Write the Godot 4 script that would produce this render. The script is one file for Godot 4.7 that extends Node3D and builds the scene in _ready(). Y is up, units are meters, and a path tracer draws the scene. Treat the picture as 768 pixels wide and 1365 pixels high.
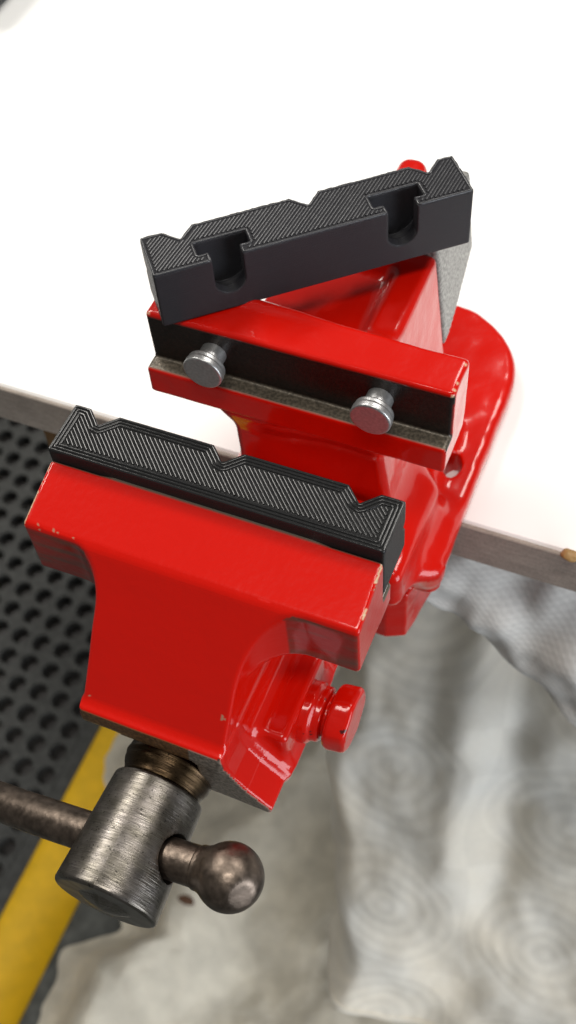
extends Node3D
# Lengths in the builders are millimetres round the middle of the vise jaw's top edge; H lifts them to metres above the floor.
const H := 985.0
const RED := Color(0.54, 0.0055, 0.0006)
const LIFT := Vector3(0, H, 0)

var grain := FastNoiseLite.new()
var coarse := FastNoiseLite.new()
var M := {}


func _ready() -> void:
	# ---------------------------------------------------------------- camera, light, exposure
	var cam := Camera3D.new()
	cam.name = "camera"
	add_child(cam)
	var cx := cos(-0.9714); var sx := sin(-0.9714); var cy := cos(0.4845); var sy := sin(0.4845); var cz := cos(-0.1132); var sz := sin(-0.1132)
	var turn := Basis(Vector3(cy, 0, -sy), Vector3(0, 1, 0), Vector3(sy, 0, cy)) * Basis(Vector3(1, 0, 0), Vector3(0, cx, sx), Vector3(0, -sx, cx)) * Basis(Vector3(cz, sz, 0), Vector3(-sz, cz, 0), Vector3(0, 0, 1))
	cam.transform = Transform3D(turn, at(82.27, 207.53, 120.66))
	cam.near = 0.01
	cam.far = 12.0
	var lens := CameraAttributesPhysical.new()
	lens.frustum_focal_length = 27.293
	lens.frustum_near = 0.01
	lens.frustum_far = 12.0
	lens.frustum_focus_distance = 0.262
	lens.exposure_aperture = 15.0
	cam.attributes = lens
	cam.fov = 47.47
	cam.current = true

	var env := Environment.new()
	env.background_mode = Environment.BG_COLOR
	env.background_color = Color(0.14, 0.138, 0.132).linear_to_srgb()
	env.tonemap_mode = Environment.TONE_MAPPER_LINEAR
	env.tonemap_exposure = 1.0
	env.sdfgi_enabled = true
	env.ssao_enabled = true
	env.ssil_enabled = true
	var we := WorldEnvironment.new()
	we.name = "room_air"
	we.environment = env
	add_child(we)
	area("ceiling_lamp", Vector3(-2.4, 4.0, -1.1), Vector3(0.0, 0.95, -0.05), Vector2(2.4, 0.6), Color(1.0, 0.985, 0.955), 10.0)
	area("ceiling_lamp_rear", Vector3(0.9, 4.2, -2.2), Vector3(0.05, 0.95, -0.05), Vector2(2.4, 0.6), Color(1.0, 0.985, 0.96), 7.6)
	area("ceiling_lamp_front", Vector3(0.45, 5.2, 0.95), Vector3(0.0, 0.9, 0.0), Vector2(2.4, 0.8), Color(1.0, 0.985, 0.955), 9.6)
	area("window_light", Vector3(2.0, 0.95, 0.6), Vector3(0.0, 0.4, -0.1), Vector2(1.2, 1.4), Color(0.945, 0.97, 1.0), 3.6)

	grain.noise_type = FastNoiseLite.TYPE_SIMPLEX_SMOOTH
	grain.seed = 7
	grain.frequency = 0.35
	grain.fractal_octaves = 3
	coarse.noise_type = FastNoiseLite.TYPE_SIMPLEX_SMOOTH
	coarse.seed = 21
	coarse.frequency = 0.05
	coarse.fractal_octaves = 2
	materials()
	# ---------------------------------------------------------------- setting, then objects
	floor_sheet()
	workbench()
	rubber_mat()
	cloths()
	vise()
	pads()
	small_things()


# ==================================================================== helpers
func at(x: float, y: float, z: float) -> Vector3:
	return Vector3(x, y + H, z) * 0.001


func area(called: String, from: Vector3, to: Vector3, size: Vector2, tint: Color, energy: float) -> void:
	var l := AreaLight3D.new()
	l.name = called
	l.area_size = size
	l.area_normalize_energy = true
	l.light_color = tint
	l.light_energy = energy
	l.area_range = 8.0
	l.shadow_enabled = true
	l.look_at_from_position(from, to, Vector3.UP)
	add_child(l)


func thing(called: String, label: String, category: String, where: Vector3, group := "") -> Node3D:
	var o := Node3D.new()
	o.name = called
	o.position = where
	add_child(o, true)
	tag(o, label, category, group)
	return o


func tag(o: Node, label: String, category: String, group := "") -> void:
	o.set_meta("label", label)
	o.set_meta("category", category)
	if group:
		o.set_meta("group", group)


func part(called: String, mesh: Mesh, mats: Array, parent: Node, where := Vector3.ZERO) -> MeshInstance3D:
	var o := MeshInstance3D.new()
	o.name = called
	o.mesh = mesh
	for i in mesh.get_surface_count():
		mesh.surface_set_material(i, mats[mini(i, mats.size() - 1)])
	o.position = where
	parent.add_child(o, true)
	return o


# A solid given by its signed distance in mm, meshed as surface nets. Vertices come out in metres relative to base (mm).
func solid(f: Callable, lo: Vector3, hi: Vector3, c: float, base: Vector3, tint: Variant = null, slot: Variant = null, axis_uv: Variant = null) -> ArrayMesh:
	var nx := int(ceil((hi.x - lo.x) / c)) + 3
	var ny := int(ceil((hi.y - lo.y) / c)) + 3
	var nz := int(ceil((hi.z - lo.z) / c)) + 3
	lo -= Vector3.ONE * c
	var nxy := nx * ny
	var g := PackedFloat32Array()
	g.resize(nxy * nz)
	g.fill(1000.0)
	var id := PackedInt32Array()
	id.resize(nxy * nz)
	id.fill(-1)
	const B := 6
	var reach := B * c * 0.9 + c
	var blocks: Array[Vector3i] = []
	for bz in range(0, nz - 1, B):
		for by in range(0, ny - 1, B):
			for bx in range(0, nx - 1, B):
				var d: float = f.call(lo + Vector3(bx + B * 0.5, by + B * 0.5, bz + B * 0.5) * c)
				if absf(d) > reach:
					continue
				blocks.append(Vector3i(bx, by, bz))
				for k in range(bz, mini(bz + B + 1, nz)):
					for j in range(by, mini(by + B + 1, ny)):
						var row := k * nxy + j * nx
						for i in range(bx, mini(bx + B + 1, nx)):
							if g[row + i] == 1000.0:
								g[row + i] = f.call(lo + Vector3(i, j, k) * c)
	var pos := PackedVector3Array()
	var nor := PackedVector3Array()
	var col := PackedColorArray()
	var uvs := PackedVector2Array()
	var kind := PackedInt32Array()
	var cells: Array[Vector3i] = []
	for b in blocks:
		for k in range(b.z, mini(b.z + B, nz - 1)):
			for j in range(b.y, mini(b.y + B, ny - 1)):
				for i in range(b.x, mini(b.x + B, nx - 1)):
					var o := k * nxy + j * nx + i
					var a0 := g[o]; var a1 := g[o + 1]; var a2 := g[o + nx]; var a3 := g[o + nx + 1]
					var a4 := g[o + nxy]; var a5 := g[o + nxy + 1]; var a6 := g[o + nxy + nx]; var a7 := g[o + nxy + nx + 1]
					var low := minf(minf(minf(a0, a1), minf(a2, a3)), minf(minf(a4, a5), minf(a6, a7)))
					if low >= 0.0:
						continue
					if maxf(maxf(maxf(a0, a1), maxf(a2, a3)), maxf(maxf(a4, a5), maxf(a6, a7))) < 0.0:
						continue
					var s := Vector3.ZERO
					var n := 0
					if (a0 < 0.0) != (a1 < 0.0): s += Vector3(a0 / (a0 - a1), 0, 0); n += 1
					if (a2 < 0.0) != (a3 < 0.0): s += Vector3(a2 / (a2 - a3), 1, 0); n += 1
					if (a4 < 0.0) != (a5 < 0.0): s += Vector3(a4 / (a4 - a5), 0, 1); n += 1
					if (a6 < 0.0) != (a7 < 0.0): s += Vector3(a6 / (a6 - a7), 1, 1); n += 1
					if (a0 < 0.0) != (a2 < 0.0): s += Vector3(0, a0 / (a0 - a2), 0); n += 1
					if (a1 < 0.0) != (a3 < 0.0): s += Vector3(1, a1 / (a1 - a3), 0); n += 1
					if (a4 < 0.0) != (a6 < 0.0): s += Vector3(0, a4 / (a4 - a6), 1); n += 1
					if (a5 < 0.0) != (a7 < 0.0): s += Vector3(1, a5 / (a5 - a7), 1); n += 1
					if (a0 < 0.0) != (a4 < 0.0): s += Vector3(0, 0, a0 / (a0 - a4)); n += 1
					if (a1 < 0.0) != (a5 < 0.0): s += Vector3(1, 0, a1 / (a1 - a5)); n += 1
					if (a2 < 0.0) != (a6 < 0.0): s += Vector3(0, 1, a2 / (a2 - a6)); n += 1
					if (a3 < 0.0) != (a7 < 0.0): s += Vector3(1, 1, a3 / (a3 - a7)); n += 1
					var q := Vector3(a1 + a3 + a5 + a7 - a0 - a2 - a4 - a6, a2 + a3 + a6 + a7 - a0 - a1 - a4 - a5, a4 + a5 + a6 + a7 - a0 - a1 - a2 - a3).normalized()
					var p := lo + (Vector3(i, j, k) + s / n) * c
					var e: float = f.call(p)
					p -= q * clampf(e, -0.4 * c, 0.4 * c)
					id[o] = pos.size()
					cells.append(Vector3i(i, j, k))
					pos.append((p - base) * 0.001)
					nor.append(q)
					if tint != null:
						col.append(tint.call(p, q))
					kind.append(slot.call(p, q) if slot != null else 0)
					uvs.append(axis_uv.call(p) if axis_uv != null else Vector2(p.x, p.z) * 0.01)
	var tris: Array[PackedInt32Array] = [PackedInt32Array(), PackedInt32Array()]
	for v in cells.size():
		var w := cells[v]
		var o := w.z * nxy + w.y * nx + w.x
		var inside := g[o] < 0.0
		for ax in 3:
			var st: int = [1, nx, nxy][ax]
			if inside == (g[o + st] < 0.0):
				continue
			var sb: int = [nx, nxy, 1][ax]
			var sc: int = [nxy, 1, nx][ax]
			var qa := id[o - sb - sc]; var qb := id[o - sc]; var qd := id[o - sb]
			if qa < 0 or qb < 0 or qd < 0:
				continue
			var t := tris[kind[v]]
			if inside:
				t.append_array([qa, qd, v, qa, v, qb])
			else:
				t.append_array([qa, v, qd, qa, qb, v])
			tris[kind[v]] = t
	var m := ArrayMesh.new()
	for t in tris:
		if t.is_empty():
			continue
		var arr := []
		arr.resize(Mesh.ARRAY_MAX)
		arr[Mesh.ARRAY_VERTEX] = pos
		arr[Mesh.ARRAY_NORMAL] = nor
		arr[Mesh.ARRAY_TEX_UV] = uvs
		if col.size():
			arr[Mesh.ARRAY_COLOR] = col
		arr[Mesh.ARRAY_INDEX] = t
		m.add_surface_from_arrays(Mesh.PRIMITIVE_TRIANGLES, arr)
	return m


static func box(p: Vector3, lo: Vector3, hi: Vector3, r: float) -> float:
	var q := (p - (lo + hi) * 0.5).abs() - (hi - lo) * 0.5 + Vector3(r, r, r)
	return Vector3(maxf(q.x, 0), maxf(q.y, 0), maxf(q.z, 0)).length() + minf(maxf(q.x, maxf(q.y, q.z)), 0.0) - r


static func rod(along: float, radial: float, l0: float, l1: float, rad: float, r: float) -> float:   # a cylinder with rounded rims
	var a := absf(along - (l0 + l1) * 0.5) - (l1 - l0) * 0.5 + r
	var b := radial - rad + r
	return Vector2(maxf(a, 0), maxf(b, 0)).length() + minf(maxf(a, b), 0.0) - r


static func join(a: float, b: float, r: float) -> float:      # union with a round fillet
	if a > r or b > r:
		return minf(a, b)
	return maxf(r, minf(a, b)) - Vector2(maxf(r - a, 0), maxf(r - b, 0)).length()


static func meet(a: float, b: float, r: float) -> float:      # intersection with a rounded edge
	return minf(-r, maxf(a, b)) + Vector2(maxf(r + a, 0), maxf(r + b, 0)).length()


static func poly(p: Vector2, v: PackedVector2Array) -> float:
	var d := (p - v[0]).length_squared()
	var s := 1.0
	var j := v.size() - 1
	for i in v.size():
		var e := v[j] - v[i]
		var w := p - v[i]
		var b := w - e * clampf(w.dot(e) / e.length_squared(), 0.0, 1.0)
		d = minf(d, b.length_squared())
		var c1 := p.y >= v[i].y
		var c2 := p.y < v[j].y
		var c3 := e.x * w.y > e.y * w.x
		if (c1 and c2 and c3) or not (c1 or c2 or c3):
			s = -s
		j = i
	return s * sqrt(d)


static func prism(d2: float, along: float, l0: float, l1: float, r: float) -> float:
	return meet(d2, absf(along - (l0 + l1) * 0.5) - (l1 - l0) * 0.5, r)


func picture(w: int, h: int, f: Callable, mip := false) -> ImageTexture:
	var im := Image.create_empty(w, h, false, Image.FORMAT_RGB8)
	for y in h:
		for x in w:
			im.set_pixel(x, y, f.call(x, y))
	return ImageTexture.create_from_image(im)


func noise_map(freq: float, sd: int, lo: float, hi: float, size := 512, octaves := 4) -> NoiseTexture2D:
	var n := FastNoiseLite.new()
	n.seed = sd
	n.frequency = freq
	n.fractal_octaves = octaves
	var t := NoiseTexture2D.new()
	t.width = size
	t.height = size
	t.seamless = true
	t.noise = n
	var r := Gradient.new()
	r.set_color(0, Color(lo, lo, lo))
	r.set_color(1, Color(hi, hi, hi))
	t.color_ramp = r
	return t


func tri(m: StandardMaterial3D, scale: float) -> void:
	m.uv1_triplanar = true
	m.uv1_scale = Vector3.ONE * scale
	m.uv1_triplanar_sharpness = 6.0


func lin(r: float, g: float, b: float) -> Color:
	return Color(r, g, b).linear_to_srgb()


# ==================================================================== materials
func materials() -> void:
	var m := StandardMaterial3D.new()          # red enamel on cast iron
	m.resource_name = "red_enamel"
	m.vertex_color_use_as_albedo = true
	m.roughness = 0.30
	m.metallic_specular = 0.22
	m.clearcoat_enabled = true
	m.clearcoat = 0.7
	m.clearcoat_roughness = 0.09
	m.heightmap_enabled = true
	m.heightmap_texture = noise_map(0.012, 3, 0.0, 1.0)
	m.heightmap_scale = 0.004
	tri(m, 55.0)
	M.paint = m

	m = StandardMaterial3D.new()               # bare cast iron and ground steel of the jaws
	m.resource_name = "bare_steel"
	m.vertex_color_use_as_albedo = true
	m.metallic = 0.35
	m.roughness = 0.5
	m.roughness_texture = noise_map(0.03, 5, 0.55, 1.0)
	m.albedo_texture = noise_map(0.025, 6, 0.5, 1.0)
	m.heightmap_enabled = true
	m.heightmap_texture = noise_map(0.06, 9, 0.0, 1.0)
	m.heightmap_scale = 0.003
	tri(m, 60.0)
	M.bare = m

	var line := FastNoiseLite.new()
	line.seed = 11
	line.frequency = 1.0
	line.fractal_octaves = 3
	var blot := FastNoiseLite.new()
	blot.seed = 4
	blot.frequency = 0.012
	blot.fractal_octaves = 4
	var fine := FastNoiseLite.new()
	fine.seed = 14
	fine.frequency = 0.2
	m = StandardMaterial3D.new()               # turned steel of the spindle
	m.resource_name = "turned_steel"
	m.metallic = 1.0
	m.albedo_texture = picture(512, 512, func(x: int, y: int):
		var w := 0.5 + 0.5 * line.get_noise_2d(x * 0.012, y * 0.33)
		var b := clampf(0.5 + 0.9 * blot.get_noise_2d(x, y), 0, 1)
		var k := 0.30 + 0.16 * w + 0.10 * b
		if fine.get_noise_2d(x * 0.5, y * 0.5) + 0.45 * blot.get_noise_2d(x * 3.0 + 50, y * 3.0) > 0.52: k *= 0.55
		return Color(k * 1.03, k * 0.985, k * (0.90 + 0.05 * b)))
	m.roughness = 1.0
	m.roughness_texture = picture(512, 512, func(x: int, y: int):
		var w := 0.5 + 0.5 * line.get_noise_2d(x * 0.015, y * 0.4 + 90)
		var k := 0.26 + 0.17 * w + 0.10 * blot.get_noise_2d(x + 200, y)
		return Color(k, k, k))
	m.heightmap_enabled = true
	m.heightmap_texture = picture(512, 512, func(x: int, y: int):
		var k := 0.5 + 0.5 * line.get_noise_2d(x * 0.006, y * 0.55 + 30)
		return Color(k, k, k))
	m.heightmap_scale = 0.007
	M.turned = m

	var oil: StandardMaterial3D = m.duplicate()
	oil.resource_name = "oily_steel"
	oil.albedo_color = Color(0.56, 0.48, 0.385)
	M.oily = oil

	m = StandardMaterial3D.new()               # browned, oily handle bar
	m.resource_name = "worn_steel"
	m.metallic = 1.0
	m.albedo_color = Color(0.53, 0.475, 0.43)
	m.albedo_texture = noise_map(0.012, 31, 0.62, 1.0)
	m.roughness = 1.0
	m.roughness_texture = noise_map(0.02, 32, 0.30, 0.52)
	m.heightmap_enabled = true
	m.heightmap_texture = noise_map(0.03, 33, 0.0, 1.0)
	m.heightmap_scale = 0.0025
	tri(m, 40.0)
	M.worn = m

	m = StandardMaterial3D.new()               # bright machined studs
	m.resource_name = "machined_steel"
	m.metallic = 0.8
	m.albedo_color = Color(0.74, 0.74, 0.74)
	m.albedo_texture = noise_map(0.02, 41, 0.85, 1.0)
	m.roughness = 0.36
	m.heightmap_enabled = true
	m.heightmap_texture = noise_map(0.08, 43, 0.0, 1.0)
	m.heightmap_scale = 0.0015
	tri(m, 90.0)
	M.stud = m

	var layers := picture(64, 256, func(x: int, y: int):
		var k := 0.5 + 0.5 * sin(y / 256.0 * TAU * 16.0) * (0.8 + 0.2 * sin(y * 1.7)) * 0.8 + 0.1 * fine.get_noise_2d(x * 0.4, y * 2.0)
		return Color(k, k, k))
	for which in [["printed_black", Color(0.010, 0.010, 0.0105), 0.36, 0.009], ["printed_grey", Color(0.021, 0.0205, 0.0245), 0.42, 0.012]]:
		m = StandardMaterial3D.new()
		m.resource_name = which[0]
		m.albedo_color = Color(which[1]).linear_to_srgb()
		m.roughness = which[2]
		m.metallic_specular = 0.36
		m.heightmap_enabled = true
		m.heightmap_texture = layers
		m.heightmap_scale = which[3]
		tri(m, 250.0)
		M[which[0]] = m
	for which in [["bead_black", Color(0.014, 0.014, 0.0145), 0.17], ["bead_grey", Color(0.038, 0.038, 0.042), 0.27]]:
		m = StandardMaterial3D.new()
		m.resource_name = which[0]
		m.albedo_color = Color(which[1]).linear_to_srgb()
		m.roughness = which[2]
		m.heightmap_enabled = true
		m.heightmap_texture = noise_map(0.02, 44, 0.0, 1.0, 128)
		m.heightmap_scale = 0.002
		tri(m, 120.0)
		M[which[0]] = m

	m = StandardMaterial3D.new()               # white melamine
	m.resource_name = "white_laminate"
	m.albedo_color = lin(0.92, 0.92, 0.91)
	m.roughness = 0.45
	m.roughness_texture = noise_map(0.01, 51, 0.7, 1.0)
	tri(m, 6.0)
	M.laminate = m

	m = StandardMaterial3D.new()               # raw board edge
	m.resource_name = "board_edge"
	m.albedo_texture = picture(512, 256, func(x: int, y: int):
		var k := 0.56 + 0.06 * line.get_noise_2d(x * 0.02, y * 0.5) + 0.05 * fine.get_noise_2d(x, y) + 0.05 * blot.get_noise_2d(x, y * 2.0)
		return Color(k * 1.04, k * 0.975, k * 0.91))
	m.roughness = 0.75
	tri(m, 9.0)
	M.edge = m

	m = StandardMaterial3D.new()
	m.resource_name = "brown_wood"
	m.albedo_texture = picture(256, 512, func(x: int, y: int):
		var k := 0.75 + 0.2 * line.get_noise_2d(x * 0.25, y * 0.012)
		return Color(0.50 * k, 0.36 * k, 0.19 * k))
	m.roughness = 0.6
	tri(m, 4.0)
	M.wood = m

	m = StandardMaterial3D.new()
	m.resource_name = "black_rubber"
	m.albedo_color = Color(0.315, 0.318, 0.31)
	m.albedo_texture = noise_map(0.02, 61, 0.7, 1.0)
	m.roughness = 0.7
	m.heightmap_enabled = true
	m.heightmap_texture = noise_map(0.1, 62, 0.0, 1.0)
	m.heightmap_scale = 0.03
	tri(m, 8.0)
	M.rubber = m
	m = StandardMaterial3D.new()
	m.resource_name = "yellow_rubber"
	m.albedo_color = lin(0.95, 0.56, 0.006)
	m.albedo_texture = noise_map(0.012, 63, 0.9, 1.0)
	m.roughness = 0.6
	tri(m, 6.0)
	M.yellow = m
	m = StandardMaterial3D.new()
	m.resource_name = "grey_concrete"
	m.albedo_color = Color(0.42, 0.43, 0.42)
	m.albedo_texture = noise_map(0.02, 71, 0.55, 1.0, 512, 6)
	m.roughness = 0.7
	tri(m, 3.0)
	M.concrete = m

	# jacquard tea cloth: squares of two tones with rings woven in
	m = StandardMaterial3D.new()
	m.resource_name = "ring_cloth"
	m.albedo_texture = picture(512, 512, func(x: int, y: int):
		var tx := x / 128.0; var ty := y / 128.0
		var odd := (int(tx) + int(ty)) % 2 == 1
		var r := Vector2(fposmod(tx, 1.0) - 0.5, fposmod(ty, 1.0) - 0.5).length()
		var k := 0.90 if odd else 0.872
		if r < 0.47:
			k += 0.015 * signf(sin(r * TAU * 11.0 + 0.8))
		k += 0.02 * ((x + y) % 2) + 0.02 * blot.get_noise_2d(x * 1.3, y * 1.3) + 0.015 * fine.get_noise_2d(x, y)
		return Color(k * (1.008 + 0.02 * blot.get_noise_2d(x * 0.7 + 300, y * 0.7)), k * 0.985, k * (0.935 - 0.03 * blot.get_noise_2d(x * 0.7 + 300, y * 0.7))))
	m.roughness = 0.9
	m.rim_enabled = true
	m.rim = 0.3
	m.backlight_enabled = true
	m.backlight = Color(0.1, 0.1, 0.09)
	m.heightmap_enabled = true
	m.heightmap_texture = picture(512, 512, func(x: int, y: int):
		var r := Vector2(fposmod(x / 128.0, 1.0) - 0.5, fposmod(y / 128.0, 1.0) - 0.5).length()
		var k := 0.5 + (0.15 * sin(r * TAU * 11.0 + 0.8) if r < 0.47 else 0.0) + 0.15 * ((x + y) % 2)
		return Color(k, k, k))
	m.heightmap_scale = 0.045
	M.ring_cloth = m

	m = StandardMaterial3D.new()
	m.resource_name = "waffle_cloth"
	m.albedo_texture = picture(256, 256, func(x: int, y: int):
		var k := 0.78 + 0.025 * sin(x / 256.0 * TAU * 16.0) * sin(y / 256.0 * TAU * 16.0) + 0.04 * fine.get_noise_2d(x, y)
		return Color(k * 0.995, k * 0.985, k * 0.965))
	m.roughness = 0.9
	m.rim_enabled = true
	m.rim = 0.3
	m.heightmap_enabled = true
	m.heightmap_texture = picture(256, 256, func(x: int, y: int):
		var k := 0.5 + 0.5 * sin(x / 256.0 * TAU * 16.0) * sin(y / 256.0 * TAU * 16.0)
		return Color(k, k, k))
	m.heightmap_scale = 0.009
	M.waffle = m

	m = StandardMaterial3D.new()
	m.resource_name = "plain_cloth"
	m.albedo_color = lin(0.76, 0.71, 0.60)
	m.albedo_texture = noise_map(0.008, 81, 0.82, 1.0)
	m.roughness = 0.92
	m.rim_enabled = true
	m.rim = 0.3
	m.heightmap_enabled = true
	m.heightmap_texture = noise_map(0.15, 82, 0.0, 1.0)
	m.heightmap_scale = 0.05
	tri(m, 5.0)
	M.plain_cloth = m

	m = StandardMaterial3D.new()
	m.resource_name = "black_plastic"
	m.albedo_color = lin(0.018, 0.015, 0.014)
	m.roughness = 0.5
	M.plastic = m
	m = StandardMaterial3D.new()
	m.resource_name = "dried_glue"
	m.albedo_color = lin(0.34, 0.20, 0.07)
	m.roughness = 0.5
	M.glue = m
	m = StandardMaterial3D.new()
	m.resource_name = "brown_crumb"
	m.albedo_color = lin(0.11, 0.05, 0.025)
	m.roughness = 0.7
	M.crumb = m


# paint with chips where an edge has been knocked
func chipped(f: Callable, p: Vector3, q: Vector3, rate: float) -> Color:
	if absf(q.x) > 0.38 and absf(q.x) < 0.84 and q.y > 0.3 and absf(p.x) > 38.2 and p.y > -23.0:
		var e := grain.get_noise_3d(p.x * 0.6, p.y * 1.5, p.z * 1.5) + 0.5 * coarse.get_noise_3dv(p * 1.5)
		return Color(0.62, 0.47, 0.30) if e > rate else RED
	var d: float = f.call(p - q * 2.6)
	if d > -2.25 and q.y > 0.15 and q.y < 0.93:
		var n := grain.get_noise_3d(p.x * 1.4, p.y * 1.4, p.z * 1.4) + 0.5 * coarse.get_noise_3dv(p)
		if n > rate + 0.52:
			return Color(0.34, 0.20, 0.13)
	return RED


# ==================================================================== setting
func floor_sheet() -> void:
	var st := PlaneMesh.new()
	st.size = Vector2(5, 5)
	var o := part("floor", st, [M.concrete], self)
	o.set_meta("kind", "structure")
	o.set_meta("label", "dull grey workshop floor below the bench")


func slab(lo: Vector3, hi: Vector3, ch: float, base: Vector3) -> ArrayMesh:      # a box with chamfered edges, mm
	var st := SurfaceTool.new()
	st.begin(Mesh.PRIMITIVE_TRIANGLES)
	st.set_smooth_group(-1)
	var c := (lo + hi) * 0.5
	var h := (hi - lo) * 0.5
	for ax in 3:
		for s in [-1.0, 1.0]:
			var u := (ax + 1) % 3
			var v := (ax + 2) % 3
			var ring: Array[Vector3] = []
			for k in [[-1, -1], [1, -1], [1, 1], [-1, 1]]:
				var p := Vector3.ZERO
				p[ax] = s * h[ax]; p[u] = k[0] * (h[u] - ch); p[v] = k[1] * (h[v] - ch)
				ring.append(p)
			quad(st, ring[0], ring[1], ring[2], ring[3], c, base)
		for s in [-1.0, 1.0]:
			for t in [-1.0, 1.0]:
				var u := (ax + 1) % 3
				var v := (ax + 2) % 3
				var e: Array[Vector3] = []
				for k in [[-1, 0], [1, 0], [1, 1], [-1, 1]]:
					var p := Vector3.ZERO
					p[ax] = k[0] * (h[ax] - ch)
					p[u] = s * (h[u] - (ch if k[1] == 0 else 0.0)); p[v] = t * (h[v] - (ch if k[1] == 1 else 0.0))
					e.append(p)
				quad(st, e[0], e[1], e[2], e[3], c, base)
	for a in [-1.0, 1.0]:
		for b in [-1.0, 1.0]:
			for d in [-1.0, 1.0]:
				var p0 := Vector3(a * h.x, b * (h.y - ch), d * (h.z - ch))
				var p1 := Vector3(a * (h.x - ch), b * h.y, d * (h.z - ch))
				var p2 := Vector3(a * (h.x - ch), b * (h.y - ch), d * h.z)
				quad(st, p0, p1, p2, p2, c, base)
	st.generate_normals()
	return st.commit()


func quad(st: SurfaceTool, a: Vector3, b: Vector3, c: Vector3, d: Vector3, mid: Vector3, base: Vector3) -> void:   # turned outwards from mid
	var n := (b - a).cross(c - a)
	var order := [a, c, b, a, d, c] if n.dot(a + b + c + d) > 0.0 else [a, b, c, a, c, d]
	for i in 6:
		if i >= 3 and c == d:
			break
		st.add_vertex((mid + order[i] - base) * 0.001)


func workbench() -> void:
	var base := Vector3(100, -H, -420)
	var t := thing("workbench", "white topped workbench with a raw grey brown board edge carrying the red vise", "workbench", at(100, -H, -420))
	part("worktop", slab(Vector3(-900, -102, -770), Vector3(1100, -85, -71.0), 0.8, base), [M.laminate], t)
	part("board_edge", slab(Vector3(-900, -102.6, -70.9), Vector3(1100, -85.2, -69.4), 0.3, base), [M.edge], t)
	part("bracket", slab(Vector3(-113, -190, -130), Vector3(-70, -102.7, -72), 1.5, base), [M.wood], t)
	for x in [-860, 1000]:
		for z in [-720, -160]:
			part("leg", slab(Vector3(x, -H, z), Vector3(x + 60, -102.7, z + 60), 1.5, base), [M.wood], t)


func rubber_mat() -> void:
	var base := Vector3(-620, -H, -300)
	var t := thing("rubber_mat", "black rubber floor mat full of round holes with a yellow edge", "floor mat", at(-620, -H, -300))
	var top := 16.0
	var pitch := 27.8
	var rad := 9.9
	var st := SurfaceTool.new()
	st.begin(Mesh.PRIMITIVE_TRIANGLES)
	var x1 := -378.0
	const N := 16
	for ix in 27:
		for iz in 36:
			var c := Vector3(x1 - 16.0 - pitch * 0.5 - ix * pitch, 0, -820 + pitch * 0.5 + iz * pitch + 9.0)
			var out: Array[Vector3] = []
			var rim: Array[Vector3] = []
			for k in N:
				var a := TAU * k / N
				var d := Vector3(cos(a), 0, sin(a))
				var r := rad * (1.0 + 0.04 * sin(ix * 3.1 + iz * 1.7))
				rim.append(c + d * r)
				out.append(c + d * (pitch * 0.5 / maxf(absf(d.x), absf(d.z))))
			for k in N:
				var n := (k + 1) % N
				for v in [[out[k], top], [out[n], top], [rim[k] * 1.0 + (rim[k] - c) * 0.1, top], [rim[k] + (rim[k] - c) * 0.1, top], [out[n], top], [rim[n] + (rim[n] - c) * 0.1, top]]:
					st.set_normal(Vector3.UP)
					st.add_vertex((Vector3(v[0].x, v[1] - H, v[0].z) - base) * 0.001)
				for v in [[k, 0.1, top], [n, 0.1, top], [k, 0.0, top - 1.0], [k, 0.0, top - 1.0], [n, 0.1, top], [n, 0.0, top - 1.0], [k, 0.0, top - 1.0], [n, 0.0, top - 1.0], [k, 0.0, 0.5], [k, 0.0, 0.5], [n, 0.0, top - 1.0], [n, 0.0, 0.5]]:
					var d := (rim[v[0]] - c).normalized()
					st.set_normal((-d + Vector3.UP * (0.8 if v[1] > 0 else 0.0)).normalized())
					var p := rim[v[0]] + (rim[v[0]] - c) * float(v[1])
					st.add_vertex((Vector3(p.x, float(v[2]) - H, p.z) - base) * 0.001)
	part("mat_sheet", st.commit(), [M.rubber], t)
	part("hole_shade_backing", slab(Vector3(x1 - 16 - pitch * 27, 0.4 - H, -811), Vector3(x1 - 16, 3.0 - H, -811 + pitch * 36), 0.2, base), [M.plastic], t)  # added black sheet: the shade inside the holes is put into its colour
	# solid black rim, then the yellow ramp
	part("rim", slab(Vector3(x1 - 16, 0.4 - H, -811), Vector3(x1, 16.0 - H, 190), 1.0, base), [M.rubber], t)
	st = SurfaceTool.new()
	st.begin(Mesh.PRIMITIVE_TRIANGLES)
	var prof := [Vector2(x1 + 0.2, 0.5), Vector2(x1 + 0.2, 15.0), Vector2(x1 + 1.5, 16.2), Vector2(x1 + 12, 16.0), Vector2(x1 + 62, 3.6), Vector2(x1 + 63, 0.5)]
	for i in prof.size() - 1:
		var a: Vector2 = prof[i]
		var b: Vector2 = prof[i + 1]
		for v in [[a, -811], [a, 190], [b, -811], [b, -811], [a, 190], [b, 190]]:
			st.add_vertex((Vector3(v[0].x, v[0].y - H, v[1]) - base) * 0.001)
	st.generate_normals()
	part("yellow_edge", st.commit(), [M.yellow], t)


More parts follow.
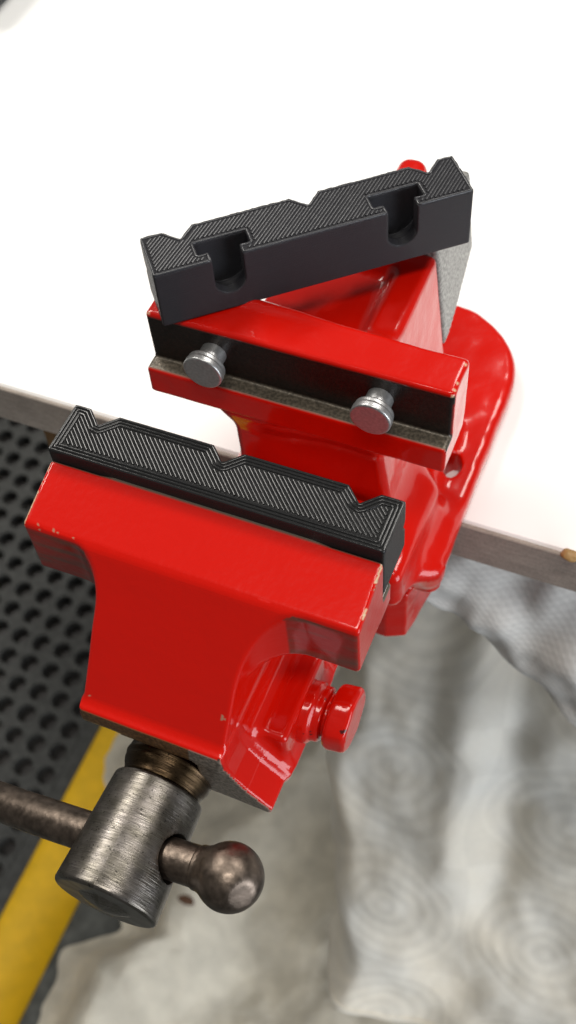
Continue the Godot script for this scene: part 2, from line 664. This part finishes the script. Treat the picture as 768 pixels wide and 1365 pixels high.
# ==================================================================== cloths
func sheet(nu: int, nv: int, f: Callable, base: Vector3, tile: Vector2, keep: Variant = null) -> ArrayMesh:
	var grid := PackedVector3Array()
	for j in nv + 1:
		for i in nu + 1:
			grid.append(f.call(float(i) / nu, float(j) / nv))
	var pos := PackedVector3Array(); var nor := PackedVector3Array(); var uv := PackedVector2Array(); var idx := PackedInt32Array()
	for j in nv + 1:
		for i in nu + 1:
			var a := grid[j * (nu + 1) + maxi(i - 1, 0)]
			var b := grid[j * (nu + 1) + mini(i + 1, nu)]
			var c := grid[maxi(j - 1, 0) * (nu + 1) + i]
			var d := grid[mini(j + 1, nv) * (nu + 1) + i]
			var n := (d - c).cross(b - a).normalized()
			pos.append((grid[j * (nu + 1) + i] - base) * 0.001)
			nor.append(n)
			uv.append(Vector2(float(i) / nu * tile.x, float(j) / nv * tile.y))
	for j in nv:
		for i in nu:
			if keep != null and not keep.call((i + 0.5) / nu, (j + 0.5) / nv):
				continue
			var o := j * (nu + 1) + i
			for t in [[o, o + 1, o + nu + 1], [o + 1, o + nu + 2, o + nu + 1]]:
				var e := (pos[t[1]] - pos[t[0]]).cross(pos[t[2]] - pos[t[0]])
				if e.dot(nor[t[0]]) < 0: idx.append_array([t[0], t[1], t[2]])
				else: idx.append_array([t[0], t[2], t[1]])
	var arr := []
	arr.resize(Mesh.ARRAY_MAX)
	arr[Mesh.ARRAY_VERTEX] = pos; arr[Mesh.ARRAY_NORMAL] = nor; arr[Mesh.ARRAY_TEX_UV] = uv; arr[Mesh.ARRAY_INDEX] = idx
	var m := ArrayMesh.new()
	m.add_surface_from_arrays(Mesh.PRIMITIVE_TRIANGLES, arr)
	return m


func cloths() -> void:
	# the tea cloth with rings, slung over things under the bench and falling towards the viewer
	var base := Vector3(60, -820, -150)
	var drape := func(u: float, v: float) -> Vector3:
		var x := lerpf(-95.0 + 50.0 * v + 9.0 * sin(v * 9.0) + 5.0 * sin(v * 23.0), 330.0, u)
		var y: float
		var z: float
		var s := v * 480.0
		if s < 110.0:
			y = -470.0 - 0.25 * s; z = -330.0 + s
		else:
			var k := s - 110.0
			var b := minf(k / 70.0, 1.0)
			y = -497.5 - k * lerpf(0.25, 0.88, b); z = -220.0 + k * lerpf(0.9, 0.42, b)
		var fall := smoothstep(0.15, 0.9, v)
		var w := 9.0 * sin(x * 0.030 + 1.0 + 1.2 * v) * fall + 3.0 * sin(x * 0.061 + 2.0 * v) * fall + 6.0 * coarse.get_noise_2d(x * 0.25, s * 0.2) + 0.8 * coarse.get_noise_2d(x * 0.9 + 30, s * 0.6)
		w += 12.0 * exp(-pow((x - lerpf(15.0, 62.0, v)) / 18.0, 2)) * (1.0 - smoothstep(0.55, 0.85, v)) - 10.0 * exp(-pow((x - lerpf(45.0, 100.0, v)) / 16.0, 2)) * (1.0 - smoothstep(0.5, 0.8, v))
		var edge := smoothstep(0.10, 0.0, u)
		return Vector3(x - 8.0 * edge, y + w * 0.45 - 40.0 * edge * edge - 6.0 * sin(x * 0.05) * smoothstep(0.9, 1.0, v), z + w * 0.75 - 60.0 * edge * edge)
	var t := thing("tea_cloth", "grey beige cloth woven with rings in squares, draped below the bench", "cloth", base * 0.001 + LIFT * 0.001)
	part("cloth_sheet", sheet(150, 150, drape, base, Vector2(0.80, 0.88)), [M.ring_cloth], t)
	var hem := func(u: float, v: float) -> Vector3:
		var p: Vector3 = drape.call(u, 1.0)
		var a := TAU * v
		return p + Vector3(0, cos(a) * 2.6 + 1.5, sin(a) * 1.6 + 0.2)
	part("hem", sheet(120, 8, hem, base, Vector2(1.5, 0.1)), [M.ring_cloth], t)

	# grey waffle towel folded over under the bench edge
	base = Vector3(120, -160, -90)
	var fold := func(u: float, v: float) -> Vector3:
		var x := lerpf(33.0, 330.0, u)
		var s := v
		var y := -108.0 - s * (36.0 + 0.85 * (x - 36.0))
		var z := -112.0 + 46.0 * sin(s * 1.9) - 8.0 * s
		var w := 5.0 * coarse.get_noise_2d(x * 0.8, s * 40.0) + 3.0 * sin(x * 0.05 + s * 2.0) * s
		return Vector3(x - 12.0 * s, y + w * 0.4, z + w)
	t = thing("waffle_towel", "folded grey waffle towel hanging just under the bench edge at right", "towel", base * 0.001 + LIFT * 0.001)
	part("towel_sheet", sheet(90, 60, fold, base, Vector2(4.0, 1.6)), [M.waffle], t)

	# plain dust sheet crumpled on the floor
	base = Vector3(-150, -H, -60)
	var lump := func(u: float, v: float) -> Vector3:
		var x := lerpf(-372.0, 420.0, u)
		var z := lerpf(-430.0, 130.0, v)
		x += 26.0 * coarse.get_noise_2d(z * 0.35, 40.0) * (1.0 - u) + (1.0 - u) * (lerpf(-18.0, 92.0, smoothstep(0.25, 0.75, v)) + 52.0 * smoothstep(0.54, 0.62, v) - 70.0 * smoothstep(0.63, 0.71, v))
		var rise := smoothstep(0.0, 0.10, u)
		var y := 3.5 + rise * (26.0 + 16.0 * coarse.get_noise_2d(x * 0.18, z * 0.18) + 6.0 * absf(coarse.get_noise_2d(x * 0.6 + 70, z * 0.4)) + 55.0 * exp(-pow((x + 205 + 0.35 * (z + 80)) / 46.0, 2)) + 70.0 * smoothstep(-150.0, 40.0, x) * smoothstep(120.0, -160.0, z))
		return Vector3(x, y + 7.0 * (1.0 - rise) * absf(sin(z * 0.05)) - H, z)
	t = thing("dust_sheet", "plain beige cloth crumpled on the floor beside the yellow mat edge", "cloth", base * 0.001 + LIFT * 0.001)
	part("cloth_sheet", sheet(140, 110, lump, base, Vector2(3, 3)), [M.plain_cloth], t)
	part("stain", crumb(Vector3(9, 2.2, 4.5), 3), [M.crumb], t, (Vector3(-190, -H + 92, -105) - base) * 0.001)


func crumb(r: Vector3, sd: int) -> ArrayMesh:
	var f := func(p: Vector3) -> float:
		var q := p / r
		return (q.length() - 1.0 + 0.25 * coarse.get_noise_3d(q.x * 14.0 + sd * 30, q.y * 14.0, q.z * 14.0)) * minf(r.x, minf(r.y, r.z)) * 0.8
	var c := maxf(r.x, r.z) / 7.0
	return solid(f, -r * 1.35, r * 1.35, c, Vector3.ZERO)


# ==================================================================== the vise
var flank := PackedVector2Array([Vector2(-20, -36), Vector2(16, -36), Vector2(16.6, -40), Vector2(18.2, -45), Vector2(21, -50), Vector2(26.8, -57), Vector2(26.2, -59.5), Vector2(6, -59), Vector2(-6, -58), Vector2(-13, -50), Vector2(-17, -46.5), Vector2(-20, -43)])
var wedge := PackedVector2Array([Vector2(36.5, -66), Vector2(32.6, -41), Vector2(27, -38.5), Vector2(-22, -38.5), Vector2(-22, -66)])
var tail := PackedVector2Array([Vector2(-95.6, -1.5), Vector2(-124, -1.5), Vector2(-123, -26), Vector2(-115, -31), Vector2(-100, -38), Vector2(-95.6, -39)])


func moving(p: Vector3) -> float:
	var head := box(p, Vector3(-40, -22.5, 0), Vector3(40, 5, 15.7), 1.0)
	var neck := box(p, Vector3(-20, -43, 1), Vector3(16, 5, 40.6), 0.9)
	var d := join(head, neck, 8.0 if p.x < -2.0 else 13.0)
	# slope of the top, then the steep ramp down to the screw
	d = meet(d, p.y * 0.9597 + p.z * 0.281 + 0.0, 0.9)
	d = meet(d, ((p.y + 4.6) * 24.3 + (p.z - 15.7) * 33.4) / 41.3, 0.9)
	var lip := box(p, Vector3(-40, -22.5, -4.6), Vector3(40, -15.6, 3), 0.6)
	d = minf(d, lip)
	var low := prism(poly(Vector2(p.x, p.y), flank) - 0.9 * smoothstep(32.5, 30.5, p.z), p.z, -8, 40.4, 0.8)
	d = join(d, low, 1.5)
	d = join(d, box(p, Vector3(10, -59, 3), Vector3(26.3, -43, 28.5), 1.5), 3.0)
	d = maxf(d, -box(p, Vector3(-30, -70, 14), Vector3(-9.5, -41.0, 50), 1.5))
	d = maxf(d, -box(p, Vector3(-30, -70, 35.5), Vector3(9, -41.6, 50), 1.5))
	return d + 0.09 * coarse.get_noise_3d(p.x * 1.0, p.y * 1.0, p.z * 1.0)


func fixed(p: Vector3) -> float:
	var head := box(p, Vector3(-40, -24.6, -59.6), Vector3(40, 0, -47.7), 1.1)
	var body := box(p, Vector3(-19, -92, -96.5), Vector3(30, -6.5, -46.5), 2.0)
	body = meet(body, (p.x - 20.0) * 0.994 + (p.y + 6.5) * 0.11, 2.0)
	var d := join(head, body, 0.8 + lerpf(12.0, 8.0, smoothstep(-12.0, 12.0, p.x)) * maxf(smoothstep(-21.0, -26.0, p.y), smoothstep(-54.0, -60.0, p.z)))
	d = minf(d, box(p, Vector3(-40, -24.6, -56), Vector3(40, -15.6, -43.1), 0.7))
	d = join(d, box(p, Vector3(-12, -80, -112), Vector3(9.5, -14, -93), 3.5), 3.0)
	d = join(d, box(p, Vector3(1.5, -30, -121), Vector3(9.5, 3.0, -110), 3.4), 3.0)
	d = meet(d, -box(p, Vector3(-26, -10.5, -90), Vector3(11, 4, -63), 4.0), 2.5)
	d = maxf(d, -box(p, Vector3(-45, -15.6, -47.7), Vector3(45, 8, -35), 0.4))
	# foot plate: one long right side, a lug at the left rear
	var q := Vector2(p.x - 9.2, p.z + 97.0)
	var r := (30.5 if q.x > 0 else 22.0) if q.y < 0 else 4.0
	var e := q.abs() - Vector2(31.0, 52.0) + Vector2(r, r)
	var plan := Vector2(maxf(e.x, 0), maxf(e.y, 0)).length() + minf(maxf(e.x, e.y), 0) - r
	var lug := Vector2(p.x + 22, p.z + 122)
	var e2 := lug.abs() - Vector2(22, 22) + Vector2(16, 16)
	plan = minf(plan, Vector2(maxf(e2.x, 0), maxf(e2.y, 0)).length() + minf(maxf(e2.x, e2.y), 0) - 16)
	var plate := prism(plan, p.y, -84.6, -76.8, 2.6)
	plate = join(plate, prism(maxf(plan, -49.0 - p.z), p.y, -88, -76.8, 1.3), 2.0)
	plate = maxf(plate, 4.4 - Vector2((p.x - 30.2), (p.z + 84) * 0.85).length())
	d = join(d, plate, 7.0)
	# throat under the slide, its side rib, and the clamp arm in front of the board
	d = join(d, box(p, Vector3(-24, -77.5, -66), Vector3(33.4, -61, -31), 3.2), 11.0)
	d = minf(d, prism(poly(Vector2(p.x, p.z), wedge), p.y, -110, -84.8, 1.0))
	return d + (0.15 + 0.13 * smoothstep(-60.0, -74.0, p.y)) * coarse.get_noise_3d(p.x * 1.4, p.y * 1.4, p.z * 1.4)


func spindle(p: Vector3) -> float:
	var rr := Vector2(p.x, p.y + 56).length()
	var rad := 11.35 + (p.z - 46.0) * 0.052
	var d := rod(p.z, rr - (rad - 11.35), 45.4, 74.2, 11.35, 1.1)
	d = minf(d, rod(p.z, rr, 43, 47, 9.4, 0.5))
	d = minf(d, maxf(Vector3(p.x, p.y + 56, p.z - 60.0).length() - 15.6, maxf(rr - 9.5, 74.0 - p.z)))
	var b := bar_axis(p)
	return maxf(d, 5.6 - b.y)


func collar(p: Vector3) -> float:
	var rr := Vector2(p.x, p.y + 56).length()
	var d := join(rod(p.z, rr, 36.5, 43.2, 11.0, 2.2), rod(p.z, rr, 36, 45.3, 9.9, 0.6), 1.5)
	return join(d, rod(p.z, rr, 39.2, 40.4, 11.25, 0.5), 0.6)


func bar_axis(p: Vector3) -> Vector2:       # along, across the handle bar's straight axis
	var o := p - Vector3(0, -56, 60)
	var a := Vector3(0.9659, 0.2588, 0.0)
	var s := o.dot(a)
	return Vector2(s, (o - a * s).length())


func bar(p: Vector3) -> float:
	var o := p - Vector3(0, -56, 60)
	var s := o.dot(Vector3(0.9659, 0.2588, 0.0))
	var lift := 0.0009 * pow(maxf(-s - 12.0, 0.0), 2)
	var b := Vector2(o.dot(Vector3(-0.2588, 0.9659, 0.0)) + lift * 2.0, o.z + lift)
	var d := rod(s, b.length(), -92, 26, 4.75, 0.5)
	return d + 0.05 * coarse.get_noise_3d(p.x * 1.6, p.y * 1.6, p.z * 1.6)


func ball(p: Vector3) -> float:
	var c := Vector3(25.6, -49.1, 60)
	var d := (p - c).length() - 7.75
	d = join(d, rod((p - c).dot(Vector3(0.9659, 0.2588, 0)), bar_axis(p).y, -8.2, 0, 5.15, 0.5), 1.2)
	var n := Vector3(0.92, -0.06, -0.38) * 0.40 - Vector3(-0.28, 0.56, -0.78) * 0.34 - Vector3(-0.26, -0.83, -0.50) * 0.85
	return meet(d, (p - c).dot(n.normalized()) - 7.1, 0.3) + 0.06 * coarse.get_noise_3d(p.x * 1.6, p.y * 1.6, p.z * 1.6)


func bolt(p: Vector3) -> float:
	var o := p - Vector3(0, -52, 16.0)
	var x := o.x
	o.z += (x - 25.0) * 0.14
	var rr := Vector2(o.y, o.z).length()
	var d := rod(x, rr, 18, 29.0, 7.8, 1.2)
	d = join(d, rod(x, rr, 28, 31.2, 6.9, 0.9), 0.4)
	d = minf(d, rod(x, rr, 28, 34, 5.4, 0.4))
	var hx := maxf(absf(o.z), absf(o.z * 0.5 + o.y * 0.8660))
	hx = maxf(hx, absf(o.z * 0.5 - o.y * 0.8660)) - 7.6
	var head := meet(hx, rod(x, rr, 32.2, 38.0, 8.3, 1.5), 0.7)
	return minf(d, head) + 0.1 * coarse.get_noise_3d(p.x * 3.0, p.y * 3.0, p.z * 3.0)


func vise() -> void:
	var base := Vector3(0, -85, -80)
	var t := thing("bench_vise", "glossy red bench vise with worn steel screw, fixed to the white bench", "vise", at(0, -85, -80))
	var steel := func(p: Vector3, _q: Vector3) -> int:
		return 1 if (p.z > -47.75 - 0.5 and p.y > -16.4 and p.y < -1.2 and p.z < -43.9) or (absf(p.y + 15.6) < 0.5 and p.z < -43.6 and p.z > -48) else 0
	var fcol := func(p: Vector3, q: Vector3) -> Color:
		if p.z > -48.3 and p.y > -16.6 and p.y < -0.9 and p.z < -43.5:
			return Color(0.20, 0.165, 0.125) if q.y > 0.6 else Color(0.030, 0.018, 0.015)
		return chipped(fixed, p, q, 0.32 if p.y > -6.0 else 2.0)
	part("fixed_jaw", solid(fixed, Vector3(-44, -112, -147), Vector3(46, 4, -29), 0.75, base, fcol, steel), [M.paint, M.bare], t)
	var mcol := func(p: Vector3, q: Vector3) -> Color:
		if q.z > 0.8 and p.z > 39.5:
			return Color(0.30, 0.25, 0.20) if p.x > 8.0 else Color(0.20, 0.10, 0.04)
		if q.z > 0.7 and q.y < 0.3 and absf(p.z - 15.7) < 1.0:  # wing fronts: worn paint, with a dark reflection also put into the colour
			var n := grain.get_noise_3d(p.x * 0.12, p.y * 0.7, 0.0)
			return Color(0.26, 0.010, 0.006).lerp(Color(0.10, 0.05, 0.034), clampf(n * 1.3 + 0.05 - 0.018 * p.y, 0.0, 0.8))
		if p.z < 0.4 and p.z > -4.4 and p.y > -16.6:
			return Color(0.10, 0.08, 0.06)
		return chipped(moving, p, q, -0.05 if p.y > -8.0 else 0.25)
	var msteel := func(p: Vector3, q: Vector3) -> int:
		return 1 if (q.z > 0.8 and p.z > 39.5) else 0
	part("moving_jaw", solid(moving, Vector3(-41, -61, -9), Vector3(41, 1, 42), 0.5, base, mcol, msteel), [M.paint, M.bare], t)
	var slide := func(p: Vector3) -> float: return box(p, Vector3(-17, -73, -115), Vector3(24, -49, 2), 2.0) + 0.12 * coarse.get_noise_3d(p.x * 1.4, p.y * 1.4, p.z * 1.4)
	part("slide_bar", solid(slide, Vector3(-18, -74, -44), Vector3(25, -48, 3), 0.9, base, func(_p, _q): return RED), [M.paint], t)
	var anvil := func(p: Vector3) -> float: return meet(prism(poly(Vector2(p.z, p.y), tail), minf(p.x, 20.0), 9.2, 40.4, 0.8), (p.x - 20.4) * 0.994 + (p.y + 6.5) * 0.11, 1.0) + 0.15 * coarse.get_noise_3d(p.x * 1.4, p.y * 1.4, p.z * 1.4)
	part("anvil", solid(anvil, Vector3(8, -81, -125), Vector3(30, 0, -94), 0.8, base, func(_p, _q): return Color(0.46, 0.45, 0.42)), [M.bare], t)
	var sp := part("spindle", solid(spindle, Vector3(-14, -70, 36), Vector3(14, -42, 77), 0.42, base, null, null, func(p: Vector3): return Vector2(atan2(p.x, p.y + 56) / TAU * 1.6, p.z * 0.028)), [M.turned], t)
	part("screw_collar", solid(collar, Vector3(-13, -69, 35), Vector3(13, -43, 46), 0.42, base, null, null, func(p: Vector3): return Vector2(atan2(p.x, p.y + 56) / TAU * 1.6, p.z * 0.028 + 0.4)), [M.oily], sp)
	var hb := part("handle_bar", solid(bar, Vector3(-95, -87, 53), Vector3(27, -43, 66), 0.55, base), [M.worn], t)
	part("ball_end", solid(ball, Vector3(15, -59, 50), Vector3(35, -40, 70), 0.42, base), [M.worn], hb)
	var lb := solid(bolt, Vector3(17, -62, 4), Vector3(40, -42, 27), 0.42, base, func(p, q): return RED if grain.get_noise_3dv(p * 0.5) < 0.6 else Color(0.07, 0.01, 0.01))
	part("lock_bolt", lb, [M.paint], t)
	for s in [-1.0, 1.0]:
		var x: float = 21.9 * s
		var neck := func(p: Vector3) -> float: return rod(p.z, Vector2(p.x - x, p.y + 8.0).length(), -49, -42.5, 3.35, 0.3)
		var head := func(p: Vector3) -> float: return rod(p.z, Vector2(p.x - x, p.y + 8.0).length(), -43.6, -40.3, 5.2, 0.55) if p.z > -42.2 else rod(p.z, Vector2(p.x - x, p.y + 8.0).length(), -43.6, -42.0, 5.0, 0.3)
		var st := part("stud", solid(head, Vector3(x - 6.5, -14.5, -44), Vector3(x + 6.5, -1.5, -40), 0.35, base), [M.stud], t)
		part("stud_neck", solid(neck, Vector3(x - 4, -12, -49.5), Vector3(x + 4, -4, -43), 0.4, base), [M.stud], st)
	sp.set_meta("label", "scratched turned steel screw head with a cross hole")


# ==================================================================== the printed jaw pads
const PL := 40.0
const PH := 16.84
const PD := 13.7


func pad(p: Vector3) -> float:      # x along, y up from its underside, z from 0 at the back to -PD at the gripping side
	var d := box(p, Vector3(-PL, 0, -PD), Vector3(PL, PH, 0), 0.45)
	var w := p.z + PD
	for u in [-32.2, -1.2, 30.8]:
		d = meet(d, -(absf(p.x - u) + w - 3.7) * 0.7071, 0.3)
	d = meet(d, -(absf(p.y - 8.4) + w - 1.7) * 0.7071, 0.25)
	for u in [-21.9, 21.9]:
		var k := Vector2(p.x - u, maxf(p.y - 7.6, 0.0)).length()
		var narrow := maxf(k - 3.75, -3.2 - p.z)
		var wide := maxf(k - 6.4, maxf(p.z + 3.0, -7.2 - p.z))
		d = maxf(d, -minf(narrow, wide))
	return d


func outline(slots: bool) -> PackedVector2Array:      # the pad seen from above
	var v := PackedVector2Array([Vector2(-PL, -PD)])
	for u in [-32.2, -1.2, 30.8]:
		v.append_array([Vector2(u - 3.7, -PD), Vector2(u, -PD + 3.7), Vector2(u + 3.7, -PD)])
	v.append_array([Vector2(PL, -PD), Vector2(PL, 0)])
	if slots:
		for u in [21.9, -21.9]:
			v.append_array([Vector2(u + 3.75, 0), Vector2(u + 3.75, -3.0), Vector2(u + 6.4, -3.0), Vector2(u + 6.4, -7.2), Vector2(u - 6.4, -7.2), Vector2(u - 6.4, -3.0), Vector2(u - 3.75, -3.0), Vector2(u - 3.75, 0)])
	v.append(Vector2(-PL, 0))
	return v


func bead(st: SurfaceTool, line: PackedVector2Array, r: float, y: float, up: float, closed: bool, rng: RandomNumberGenerator, wobble := 0.03) -> void:
	var n := line.size()
	var rows := []
	for i in n:
		var a := line[(i - 1 + n) % n] if closed or i > 0 else line[i]
		var b := line[(i + 1) % n] if closed or i < n - 1 else line[i]
		var t := (b - a).normalized()
		var s := Vector2(-t.y, t.x)
		var k := 1.0 + rng.randf_range(-wobble, wobble)
		var row := []
		for j in 5:
			var ang := PI * (j / 4.0)
			var o := s * cos(ang) * r * k
			row.append([Vector3(line[i].x + o.x, y + up * (sin(ang) * r * 1.05 * k - 0.06), line[i].y + o.y), Vector3(s.x * cos(ang), up * (sin(ang) + 0.1), s.y * cos(ang)).normalized()])
		rows.append(row)
	for i in (n if closed else n - 1):
		var p: Array = rows[i]
		var q: Array = rows[(i + 1) % n]
		for j in 4:
			var quadv := [p[j], q[j], p[j + 1], p[j + 1], q[j], q[j + 1]]
			var e: Vector3 = (quadv[1][0] - quadv[0][0]).cross(quadv[2][0] - quadv[0][0])
			if e.dot(quadv[0][1] + quadv[2][1]) > 0:
				quadv = [p[j], p[j + 1], q[j], p[j + 1], q[j + 1], q[j]]
			for v in quadv:
				st.set_normal(v[1])
				st.add_vertex(v[0] * 0.001)


func print_lines(slots: bool, y: float, up: float, walls: int, sd: int) -> ArrayMesh:
	var rng := RandomNumberGenerator.new()
	rng.seed = sd
	var st := SurfaceTool.new()
	st.begin(Mesh.PRIMITIVE_TRIANGLES)
	var shape := outline(slots)
	if Geometry2D.is_polygon_clockwise(shape):
		shape.reverse()
	var r := 0.36
	for k in walls:
		for ring in Geometry2D.offset_polygon(shape, -0.42 - k * 0.84, Geometry2D.JOIN_ROUND):
			var dense := PackedVector2Array()
			for i in ring.size():
				var a2: Vector2 = ring[i]
				var b2: Vector2 = ring[(i + 1) % ring.size()]
				var cuts := maxi(1, int(a2.distance_to(b2) / 0.75))
				for c in cuts:
					dense.append(a2.lerp(b2, float(c) / cuts))
			bead(st, dense, r * 1.08, y, up, true, rng, 0.22 if slots else 0.05)
	for inner in Geometry2D.offset_polygon(shape, -0.30 - walls * 0.84, Geometry2D.JOIN_ROUND):
		if Geometry2D.is_polygon_clockwise(inner):
			continue
		var s := -80.0
		while s < 80.0:
			var a := Vector2(s - 20, -20)
			var b := Vector2(s + 20, 20)
			for cut in Geometry2D.intersect_polyline_with_polygon(PackedVector2Array([a, b]), inner):
				if cut[0].distance_to(cut[cut.size() - 1]) < 0.6:
					continue
				var l := PackedVector2Array()
				var steps := maxi(2, int(cut[0].distance_to(cut[cut.size() - 1]) / 1.6))
				for i in steps + 1:
					l.append(cut[0].lerp(cut[cut.size() - 1], float(i) / steps) + Vector2(1, -1) * rng.randf_range(-0.018, 0.018))
				bead(st, l, r * rng.randf_range(0.9, 1.04), y + up * rng.randf_range(-0.05, 0.03), up, false, rng)
			s += 1.17 + rng.randf_range(-0.05, 0.05)
	return st.commit()


func pads() -> void:
	var body := solid(pad, Vector3(-PL - 1, -1, -PD - 1), Vector3(PL + 1, PH + 1, 1), 0.36, Vector3.ZERO)
	var t := thing("jaw_pad", "black printed jaw pad fitted in the near jaw, notches facing away", "jaw pad", at(0, 3.45 - PH, 0), "printed jaw pads")
	part("pad_body", body.duplicate(), [M.printed_black], t)
	var b := part("printed_lines", print_lines(false, PH, 1.0, 3, 5), [M.bead_black], t)
	b.set_meta("kind", "stuff")
	# the other lies upside down across the rear jaw
	t = thing("jaw_pad_001", "dark grey printed jaw pad lying loose across the rear jaw, two keyhole slots showing", "jaw pad", at(-2.42, 0.15, -70.46), "printed jaw pads")
	t.rotation.y = 0.6983
	var flip := part("pad_body", body, [M.printed_grey], t, Vector3(0, PH, 0) * 0.001)
	flip.rotation.z = PI
	var b2 := part("printed_lines", print_lines(true, 0.0, -1.0, 1, 6), [M.bead_grey], t, Vector3(0, PH, 0) * 0.001)
	b2.rotation.z = PI
	b2.set_meta("kind", "stuff")


# ==================================================================== odds and ends
func small_things() -> void:
	var t := thing("black_case", "black rounded case at the far left of the bench, mostly out of frame", "case", at(-272, -84.9, -292))
	var f := func(p: Vector3) -> float:
		return minf(box(p, Vector3(-60, 0, -42), Vector3(40, 22, 42), 6.0), box(p, Vector3(-61, 10, -43), Vector3(41, 13, 43), 1.2))
	part("shell", solid(f, Vector3(-62, -1, -44), Vector3(42, 23, 44), 1.6, Vector3.ZERO), [M.plastic], t)
	var g := part("glue_drop", crumb(Vector3(2.6, 1.5, 2.0), 8), [M.glue], self, at(72.5, -84.6, -69.9))
	tag(g, "small yellow brown glob of dried glue on the right bench edge", "glue drop")
